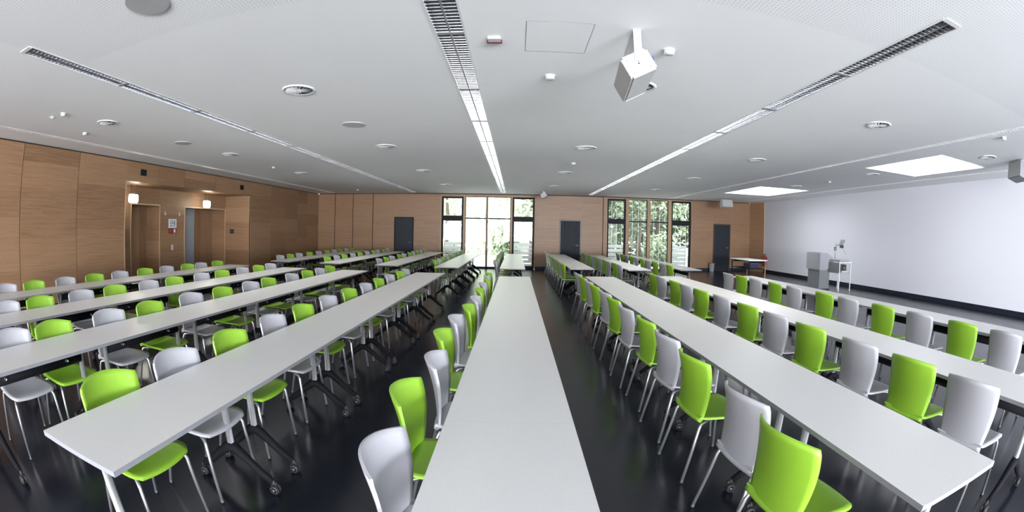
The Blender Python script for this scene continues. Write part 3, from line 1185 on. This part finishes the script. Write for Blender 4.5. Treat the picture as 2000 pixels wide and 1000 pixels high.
o = thing('notice_board', 'white and blue evacuation notice on the recess wall between the doors', 'notice', (XREC, 10.73, 1.70))
bm = NB()
box(bm, 0.0005, 0.012, -0.19, 0.19, -0.13, 0.13)
link_mesh('sheet', bm, M['paper'], o)
bm = NB()
for a in ((-0.13, 0.02, 0.05, 0.09), (-0.13, 0.10, -0.01, 0.03), (-0.13, 0.00, -0.09, -0.04), (0.06, 0.13, -0.09, 0.09)):
    box(bm, 0.0125, 0.0135, a[0], a[1], a[2], a[3])
link_mesh('printed_blocks', bm, M['print'], o)
for dy, lab in ((-0.10, 'dark red fire sign under the notice, left of the pair'), (0.10, 'red fire sign with white symbol under the notice, right of the pair')):
    o = thing('fire_sign', lab, 'sign', (XREC, 10.73 + dy, 1.485), 0, 'fire signs under the notice')
    bm = NB()
    box(bm, 0.0005, 0.008, -0.095, 0.095, -0.075, 0.075)
    link_mesh('sign_plate', bm, M['sign_red'], o)
    bm = NB()
    if dy > 0:
        box(bm, 0.0085, 0.0095, -0.045, 0.045, -0.05, 0.05)
        link_mesh('symbol', bm, M['paper'], o)
    else:
        box(bm, 0.0085, 0.0095, -0.05, -0.02, -0.04, 0.04)
        box(bm, 0.0085, 0.0095, 0.0, 0.05, -0.03, 0.03)
        link_mesh('symbol', bm, mat('faded_orange', (0.40, 0.12, 0.06), 0.5), o)
o = thing('light_switch', 'small white light switch on the recess wall below the fire signs', 'switch', (XREC, 10.72, 1.00))
bm = NB()
box(bm, 0.0005, 0.010, -0.045, 0.045, -0.08, 0.08)
link_mesh('switch_plate', bm, M['white_plastic'], o)
bm = NB()
box(bm, 0.0105, 0.016, -0.03, 0.03, 0.008, 0.065)
box(bm, 0.0105, 0.016, -0.03, 0.03, -0.065, -0.008)
link_mesh('rocker', bm, M['white_plastic'], o)
for y, lab in ((10.36, 'tiny pale coat hook left above the notice in the recess'), (11.06, 'tiny pale coat hook right above the notice in the recess')):
    o = thing('coat_hook', lab, 'hook', (XREC, y, 1.99), 0, 'coat hooks above the notice')
    bm = NB()
    box(bm, 0.0005, 0.006, -0.012, 0.012, -0.06, 0.06)
    tube(bm, [(0.006, 0, -0.03), (0.04, 0, -0.04), (0.05, 0, 0.0)], 0.007, 6)
    link_mesh('hook_body', bm, M['paper'], o)
o = thing('wall_controller', 'small black square controller on the right cheek of the recess', 'controller', (-9.72, RY1, 1.46))
bm = NB()
box(bm, -0.08, 0.08, -0.025, -0.0005, -0.07, 0.07)
link_mesh('case', bm, M['black'], o)
bm = NB()
box(bm, -0.045, 0.045, -0.028, -0.0255, -0.03, 0.03)
link_mesh('dial', bm, M['dark_plastic'], o)

# ------------------------------------------------------------------ front right: lectern, projector cart, white table, extinguisher
o = thing('lectern', 'grey two-part lectern standing before the white wall', 'lectern', (9.68, 12.48, 0))
bm = NB()
box(bm, -0.15, 0.30, -0.34, 0.34, 0.0, 0.62)
link_mesh('pedestal', bm, M['grey_paint'], o)
bm = NB()
box(bm, -0.20, 0.14, -0.40, 0.40, 0.62, 1.16)
bmesh.ops.bevel(bm, geom=list(bm.edges), offset=0.01, segments=2, affect='EDGES')
link_mesh('front_box', bm, M['grey_light'], o)
bm = NB()
v = [(0.145, 1.14), (0.42, 1.02), (0.42, 0.66), (0.145, 0.66)]
for y0, y1 in ((-0.37, 0.37),):
    a = [bm.verts.new((x, y0, z)) for x, z in v]
    b = [bm.verts.new((x, y1, z)) for x, z in v]
    bm.faces.new(a)
    bm.faces.new(list(reversed(b)))
    for i in range(4):
        bm.faces.new((a[i], b[i], b[(i + 1) % 4], a[(i + 1) % 4]))
link_mesh('desk_slope', bm, M['grey_light'], o)
bm = NB()
box(bm, -0.17, 0.33, -0.36, 0.36, 0.0, 0.03)
link_mesh('plinth', bm, M['dark_plastic'], o)

cart = thing('projector_cart', 'white tube frame cart carrying the overhead projector beside the lectern', 'cart', (10.16, 11.84, 0))
CX, CY = 0.26, 0.34
for sx in (-1, 1):
    for sy in (-1, 1):
        bm = NB()
        box(bm, sx * CX - 0.014, sx * CX + 0.014, sy * CY - 0.014, sy * CY + 0.014, 0.0, 0.90)
        link_mesh('leg', bm, M['white_metal'], cart)
bm = NB()
box(bm, -CX, CX, -CY, CY, 0.55, 0.575)
link_mesh('shelf', bm, M['grey_light'], cart)
bm = NB()
box(bm, -CX - 0.004, -CX + 0.016, -CY + 0.016, CY - 0.016, 0.578, 0.875)
link_mesh('side_panel', bm, M['grey_paint'], cart)
bm = NB()
for sy in (-1, 1):
    box(bm, -CX + 0.015, CX - 0.015, sy * CY - 0.012, sy * CY + 0.012, 0.876, 0.90)
box(bm, CX - 0.012, CX + 0.012, -CY + 0.015, CY - 0.015, 0.876, 0.90)
link_mesh('top_rail', bm, M['white_metal'], cart)

ohp = thing('overhead_projector', 'grey overhead projector with raised head on the white cart', 'projector', (10.16, 11.84, 0.9))
bm = NB()
box(bm, -0.235, 0.235, -0.31, 0.31, 0.002, 0.06)
bmesh.ops.bevel(bm, geom=list(bm.edges), offset=0.012, segments=2, affect='EDGES')
link_mesh('base_box', bm, M['grey_light'], ohp)
bm = NB()
box(bm, -0.17, 0.17, -0.18, 0.18, 0.061, 0.068)
link_mesh('glass_stage', bm, M['white_plastic'], ohp)
bm = NB()
tube(bm, [(0.02, 0.27, 0.06), (0.02, 0.27, 0.60)], 0.014, 10)
link_mesh('mast', bm, M['alu'], ohp)
bm = NB()
box(bm, -0.02, 0.05, 0.23, 0.30, 0.33, 0.46)
link_mesh('focus_block', bm, M['grey_paint'], ohp)
bm = NB()
tube(bm, [(0.02, 0.25, 0.51), (0.0, -0.03, 0.51)], 0.012, 8)
link_mesh('arm', bm, M['grey_paint'], ohp)
bm = NB()
lathe(bm, [(0.0, -0.05), (0.07, -0.04), (0.075, 0.02), (0.05, 0.05), (0.0, 0.05)], 16, origin=(0, -0.10, 0.47))
hd = link_mesh('lens_head', bm, M['dark_plastic'], ohp)
bm = NB()
obox(bm, Matrix.Translation((0, -0.12, 0.60)) @ Matrix.Rotation(math.radians(-52), 4, 'X'), -0.09, 0.09, -0.10, 0.10, -0.018, 0.018)
link_mesh('mirror', bm, M['grey_light'], hd)
bm = NB()
tube(bm, [(0, -0.10, 0.44), (0, -0.36, 0.24)], 0.006, 6)
link_mesh('cable_stay', bm, M['grey_paint'], ohp)
lamp = thing('spare_lamp_unit', 'dark machine with round lens on the shelf of the projector cart', 'machine', (10.18, 11.72, 0.577))
bm = NB()
box(bm, -0.13, 0.16, -0.16, 0.2, 0.0, 0.05)
link_mesh('tray', bm, M['white_plastic'], lamp)
bm = NB()
box(bm, -0.16, 0.12, -0.12, 0.18, 0.052, 0.24)
link_mesh('case', bm, M['dark_plastic'], lamp)
bm = NB()
lathe(bm, [(0.0, -0.165), (0.06, -0.16), (0.085, -0.13), (0.085, -0.121)], 18, origin=(-0.02, 0, 0.145), axis='y')
link_mesh('lens', bm, mat('olive_lens', (0.16, 0.17, 0.11), 0.25), lamp)

wt = thing('white_table', 'low white topped side table by the wood corner at far right', 'table', (8.9, 16.1, 0))
bm = NB()
box(bm, -0.42, 0.42, -0.82, 0.82, 0.712, 0.74)
link_mesh('tabletop', bm, mat('white_table_board', (0.85, 0.85, 0.85), 0.3), wt)
for sx in (-1, 1):
    for sy in (-1, 1):
        bm = NB()
        box(bm, sx * 0.36 - 0.02, sx * 0.36 + 0.02, sy * 0.74 - 0.02, sy * 0.74 + 0.02, 0.0, 0.711)
        link_mesh('leg', bm, M['pale_brown'] if sx > 0 else M['frame_dark'], wt)
for y0 in (-0.70, 0.67):
    bm = NB()
    box(bm, -0.33, 0.33, y0, y0 + 0.03, 0.62, 0.711)
    link_mesh('apron', bm, M['frame_dark'], wt)
bm = NB()
box(bm, -0.335, 0.335, -0.715, 0.715, 0.40, 0.42)
link_mesh('lower_shelf', bm, M['frame_dark'], wt)
o = thing('storage_box', 'dark blue box on the lower shelf of the white side table', 'box', (8.92, 15.9, 0.421))
bm = NB()
box(bm, -0.2, 0.2, -0.3, 0.3, 0.0, 0.17)
bmesh.ops.bevel(bm, geom=list(bm.edges), offset=0.015, segments=2, affect='EDGES')
link_mesh('box_body', bm, M['dark_blue'], o)
bm = NB()
box(bm, -0.21, 0.21, -0.31, 0.31, 0.171, 0.19)
link_mesh('box_lid', bm, M['grey_paint'], o)

fe = thing('fire_extinguisher', 'red fire extinguisher hanging on the white wall at the wood corner', 'fire extinguisher', (XR - 0.11, 18.62, 0.26))
bm = NB()
lathe(bm, [(0.0, 0.0), (0.075, 0.0), (0.08, 0.015), (0.08, 0.40), (0.06, 0.46), (0.03, 0.49), (0.03, 0.51), (0, 0.51)], 20)
link_mesh('cylinder', bm, M['ext_red'], fe)
bm = NB()
tube(bm, [(0, 0, 0.51), (0, 0, 0.545), (0, -0.06, 0.575)], 0.014, 8)
tube(bm, [(0, 0.0, 0.545), (0, -0.08, 0.545)], 0.010, 8)
link_mesh('valve_handle', bm, M['black'], fe)
bm = NB()
tube(bm, [(0, 0.02, 0.54), (0.0, 0.09, 0.56), (0.0, 0.12, 0.48), (0.0, 0.10, 0.28), (0, 0.095, 0.14)], 0.012, 8)
link_mesh('hose', bm, M['black'], fe)
bm = NB()
box(bm, 0.081, 0.108, -0.03, 0.03, 0.33, 0.43)
link_mesh('wall_bracket', bm, M['black'], fe)

o = thing('waste_bin', 'small light grey bin on the floor left of the rightmost far door', 'bin', (8.78, 19.42, 0))
bm = NB()
lathe(bm, [(0, 0), (0.10, 0), (0.13, 0.36), (0.12, 0.36), (0.095, 0.01), (0, 0.01)], 20)
link_mesh('bin_body', bm, M['grey_light'], o)
bm = NB()
lathe(bm, [(0.118, 0.361), (0.134, 0.361), (0.134, 0.378), (0.118, 0.378)], 20)
link_mesh('bin_rim', bm, M['grey_paint'], o)

# ------------------------------------------------------------------ chair prototypes (facing +x, origin under the seat centre)


def back_pt(u, v):
    s = 2 * u - 1
    z = 0.432 + (0.850 - 0.432) * v
    w = 0.196 + 0.036 * math.sin(min(v * 1.2, 1) * PI / 2)
    # tight corners and a slightly arched top
    edge = max(0.0, v - 0.93) / 0.07
    w -= 0.008 * edge ** 3
    z -= 0.026 * abs(s) ** 2.2 * max(0.0, (v - 0.45) / 0.55)
    # profile: leaves the seat, leans back, rolls back a little at the top; the wings wrap forward
    x = -0.170 - 0.050 * v - 0.028 * v ** 3
    x += 0.010 * math.sin(v * PI)
    x += (0.026 + 0.070 * v) * s * s
    return (x, s * w, z)


def seat_pt(u, v):
    s = 2 * u - 1
    w = 0.208 + 0.036 * math.sin(min(v * 1.3, 1.0) * PI / 2)
    fr = max(0.0, v - 0.80) / 0.20
    w -= 0.045 * fr ** 2.5
    x = -0.165 + v * 0.385 + 0.022 * (1 - s * s) * v
    z = 0.447 - 0.010 * math.sin(v * PI) * (1 - s * s) - 0.020 * fr ** 2 + 0.005 * s * s
    if v < 0.10:
        z += 0.012 * (0.10 - v) / 0.10
    return (x, s * w, z)


def make_chair(color, label, cat='chair'):
    root = thing('chair', label, cat)
    bm = NB()
    shell(bm, lambda u, v: back_pt(u, v), 14, 14, 0.012)
    link_mesh('backrest', bm, M[color], root)
    bm = NB()
    shell(bm, lambda u, v: seat_pt(u, v), 12, 12, 0.012)
    # rolled lip that joins seat and back
    pts = []
    for k in range(13):
        s = 2 * k / 12 - 1
        a = Vector(seat_pt(k / 12, 0.0))
        b = Vector(back_pt(k / 12, 0.0))
        pts.append((a + b) / 2 + Vector((-0.004, 0, -0.006)))
    tube(bm, pts, 0.016, 10)
    link_mesh('seat', bm, M[color], root)
    bm = NB()
    box(bm, -0.12, 0.13, -0.135, 0.135, 0.402, 0.424)
    bmesh.ops.bevel(bm, geom=list(bm.edges), offset=0.006, segments=1, affect='EDGES')
    link_mesh('seat_support', bm, M['dark_plastic'], root)
    for sy in (-1, 1):
        for fr in (1, 0):
            bm = NB()
            if fr:
                pts = [(0.06, 0.135, 0.413), (0.13, 0.185, 0.415), (0.172, 0.207, 0.408), (0.187, 0.213, 0.380), (0.222, 0.232, 0.012)]
            else:
                pts = [(-0.05, 0.135, 0.413), (-0.11, 0.175, 0.415), (-0.142, 0.190, 0.408), (-0.156, 0.195, 0.380), (-0.235, 0.225, 0.012)]
            tube(bm, [(x, y * sy, z) for x, y, z in pts], 0.0112, 10)
            leg = link_mesh('leg', bm, M['alu'], root)
            bm = NB()
            x, y = pts[-1][0], pts[-1][1] * sy
            lathe(bm, [(0.0, 0.0), (0.013, 0.0), (0.014, 0.012), (0.0115, 0.022)], 10, origin=(x, y, 0))
            link_mesh('glide', bm, M['dark_plastic'], leg)
    return root


# ------------------------------------------------------------------ table prototype (length along y, origin on the floor)
TW, TL = 0.588, 1.383
ZTAB = 0.74


def make_table(label):
    root = thing('folding_table', label, 'table')
    bm = NB()
    box(bm, -TW / 2, TW / 2, -TL / 2 + 0.0003, TL / 2 - 0.0003, ZTAB - 0.024, ZTAB, 0, 1)
    link_mesh('tabletop', bm, [M['table_top'], M['table_edge']], root)
    bm = NB()
    tube(bm, [(0.0, -TL / 2 + 0.175, 0.612), (0.0, TL / 2 - 0.175, 0.612)], 0.043, 14)
    cb = link_mesh('crossbar', bm, M['black_metal'], root)
    for s in (-1, 1):
        bm = NB()
        lathe(bm, [(0.0, 0.058), (0.011, 0.056), (0.012, 0.040)], 10, origin=(0.0, s * 0.34, 0.622), axis='x')
        link_mesh('release_knob', bm, M['chrome'], cb)
        bm = NB()
        box(bm, -0.20, 0.20, s * (TL / 2 - 0.155) - 0.03, s * (TL / 2 - 0.155) + 0.03, 0.690, ZTAB - 0.0245)
        link_mesh('top_bracket', bm, M['black_metal'], root)
    for s in (-1, 1):
        y = s * (TL / 2 - 0.155)
        bm = NB()
        lathe(bm, [(0.0, 0.285), (0.024, 0.285), (0.024, 0.689), (0.0, 0.689)], 16, origin=(0, y, 0))
        leg = link_mesh('leg', bm, M['chrome'], root)
        bm = NB()
        tube(bm, [(-0.275, y, 0.085), (-0.20, y, 0.135), (-0.10, y, 0.220), (-0.03, y, 0.272), (0.0, y, 0.282), (0.03, y, 0.272),
                  (0.10, y, 0.220), (0.20, y, 0.135), (0.275, y, 0.085)], [0.022, 0.025, 0.030, 0.036, 0.040, 0.036, 0.030, 0.025, 0.022], 8)
        link_mesh('foot', bm, M['black_metal'], leg)
        for sx in (-1, 1):
            bm = NB()
            cx = sx * 0.283
            for w in (-0.016, 0.016):
                lathe(bm, [(0.0, w - 0.010), (0.026, w - 0.010), (0.034, w - 0.006), (0.034, w + 0.006), (0.026, w + 0.010), (0.0, w + 0.010)], 16, origin=(cx, y, 0.034), axis='y', mi=0)
                e = 1 if w > 0 else -1
                lathe(bm, [(0.0, w + e * 0.0115), (0.020, w + e * 0.0115), (0.024, w + e * 0.0105)], 14, origin=(cx, y, 0.034), axis='y', mi=1)
            box(bm, cx - 0.024, cx + 0.018, y - 0.006, y + 0.006, 0.03, 0.085)
            tube(bm, [(cx, y, 0.06), (cx - sx * 0.008, y, 0.10)], 0.014, 8)
            link_mesh('caster', bm, [M['rubber'], M['caster_grey']], leg)
    return root


# ------------------------------------------------------------------ rows of tables and chairs
ROW_NAMES = {
    'L4': 'front row along the wood wall', 'L3': 'front row second from wood wall', 'L2': 'front row third from wood wall',
    'L1': 'front row left of centre row', 'C': 'front centre row', 'R1': 'front row right of centre row',
    'R2': 'front row second from white wall', 'R3': 'front row nearest the white wall',
    'bL4': 'back row along the wood wall', 'bL3': 'back row second from wood wall', 'bL2': 'back row third from wood wall',
    'bL1': 'back row before left window', 'bC': 'back centre row', 'bR1': 'back row before ribbed door',
    'bR2': 'back row before right window', 'bR3': 'back row nearest white wall'}
ORD = ['first', 'second', 'third', 'fourth', 'fifth', 'sixth', 'seventh', 'eighth', 'ninth', 'tenth', 'eleventh', 'twelfth']
Y0F, Y0B = 0.95, 10.86
TABLES = {   # row: (x centre, first y, count, first one built)
    'L4': (-6.34, Y0F, 6, 1), 'L3': (-4.78, Y0F, 6, 0), 'L2': (-3.325, Y0F, 6, 0), 'L1': (-1.704, Y0F, 6, 0), 'C': (-0.012, 0.60, 6, 0),
    'R1': (1.664, 0.81, 6, 0), 'R2': (3.13, 0.95, 6, 0), 'R3': (4.93, 0.95, 6, 0),
    'bL4': (-6.09, Y0B, 5, 0), 'bL3': (-4.60, Y0B, 5, 0), 'bL2': (-3.09, Y0B, 5, 0), 'bL1': (-1.60, 10.75, 5, 0),
    'bC': (-0.065, 10.75, 5, 0), 'bR1': (1.60, 11.0, 5, 0), 'bR2': (2.98, 10.8, 5, 0), 'bR3': (4.36, 10.9, 5, 0)}


def from_end(i, n):
    """Position in words, from the nearer end of what is built."""
    return ('%s from the near end' % ORD[i]) if i < (n + 1) // 2 else ('%s from the far end' % ORD[n - 1 - i])


tab0 = None
for row, (xc, y0, cnt, first) in TABLES.items():
    for k in range(first, cnt):
        lab = 'white folding table, %s, %s' % (from_end(k - first, cnt - first), ROW_NAMES[row])
        loc = (xc, y0 + TL * (k + 0.5), 0)
        grp = 'folding tables, ' + ROW_NAMES[row]
        if tab0 is None:
            tab0 = make_table(lab)
            tab0.location = loc
            tab0['group'] = grp
        else:
            dup(tab0, loc, 0, lab, grp)

CH = {   # row: (chair x or list, list of y, colour of the first)
    'L4': (-6.34 - 0.210, [2.93, 3.52, 4.23, 4.93, 5.58, 6.30, 6.97, 7.66, 8.15, 8.81], 'grey'),
    'L3': (-4.78 - 0.210, [2.21, 2.78, 3.51, 4.17, 4.90, 5.52, 6.27, 6.90, 7.60, 8.23, 8.76], 'grey'),
    'L2': (-3.325 - 0.210, [1.60, 2.12, 2.86, 3.50, 4.27, 4.93, 5.65, 6.22, 7.0, 7.66, 8.20, 8.76], 'grey'),
    'L1': (-1.704 - 0.210, [1.54, 2.16, 2.83, 3.54, 4.18, 4.85, 5.55, 6.20, 6.89, 7.54, 8.20, 8.74], 'green'),
    'C': ([-0.285, -0.345, -0.29, -0.355, -0.335, -0.28, -0.26, -0.27, -0.275, -0.25, -0.28, -0.29], [1.47, 2.13, 2.74, 3.43, 4.06, 4.68, 5.31, 6.07, 6.76, 7.31, 7.84, 8.39], 'grey'),
    'R1': ([1.285, 1.335, 1.335, 1.355, 1.375, 1.345, 1.35, 1.36, 1.35, 1.36, 1.35, 1.36], [1.52, 2.03, 2.79, 3.44, 4.11, 4.79, 5.46, 6.05, 6.80, 7.40, 8.05, 8.70], 'green'),
    'R2': (3.13 - 0.305, [1.48, 2.10, 2.74, 3.48, 4.15, 4.80, 5.55, 6.25, 6.86, 7.42, 8.2, 8.75], 'grey'),
    'R3': (4.93 - 0.35, [2.10, 2.75, 3.46, 4.15, 4.90, 5.50, 6.35, 6.95, 7.68, 8.30, 8.88], 'grey'),
    'bL4': (-6.09 - 0.235, [11.60, 12.24, 12.85, 13.60, 14.32, 15.05, 15.72, 16.32, 17.0, 17.6], 'grey'),
    'bL3': (-4.60 - 0.235, [11.60, 12.30, 12.95, 13.65, 14.33, 15.1, 15.85, 16.40, 17.1, 17.7], 'green'),
    'bL2': (-3.09 - 0.235, [11.55, 12.24, 12.85, 13.75, 14.33, 15.05, 15.70, 16.35, 17.0, 17.6], 'grey'),
    'bL1': (-1.60 - 0.235, [11.55, 12.20, 12.95, 13.6, 14.25, 14.95, 15.6, 16.3, 16.9, 17.5], 'green'),
    'bC': (-0.065 - 0.25, [11.45, 12.1, 12.8, 13.5, 14.15, 14.8, 15.5, 16.1, 16.8, 17.4], 'grey'),
    'bR1': (1.60 - 0.26, [11.45, 12.1, 12.8, 13.5, 14.15, 14.8, 15.5, 16.1, 16.8, 17.4], 'green'),
    'bR2': (2.98 - 0.25, [11.30, 11.95, 12.65, 13.3, 14.0, 14.7, 15.35, 16.05, 16.75, 17.5], 'grey'),
    'bR3': (4.36 - 0.30, [11.30, 11.9, 12.6, 13.3, 14.0, 14.7, 15.35, 16.05, 16.75, 17.5], 'green')}
CNAME = {'green': 'lime green', 'grey': 'light grey'}
proto = {}
rnd = random.Random(11)
for row, (cx, ysl, c0) in CH.items():
    n = len(ysl)
    for i, y in enumerate(ysl):
        c = c0 if i % 2 == 0 else ('grey' if c0 == 'green' else 'green')
        lab = '%s plastic chair, %s, %s' % (CNAME[c], from_end(i, n), ROW_NAMES[row])
        x = cx[i] if isinstance(cx, list) else cx + rnd.uniform(-0.012, 0.012)
        rz = rnd.uniform(-0.03, 0.03) + (0.06 if row in ('R1', 'R2') else 0.0)
        grp = 'chairs, ' + ROW_NAMES[row]
        if c not in proto:
            proto[c] = make_chair(c, lab)
            proto[c].location = (x, y, 0)
            proto[c].rotation_euler = (0, 0, rz)
            proto[c]['group'] = grp
        else:
            dup(proto[c], (x, y, 0), rz, lab, grp)
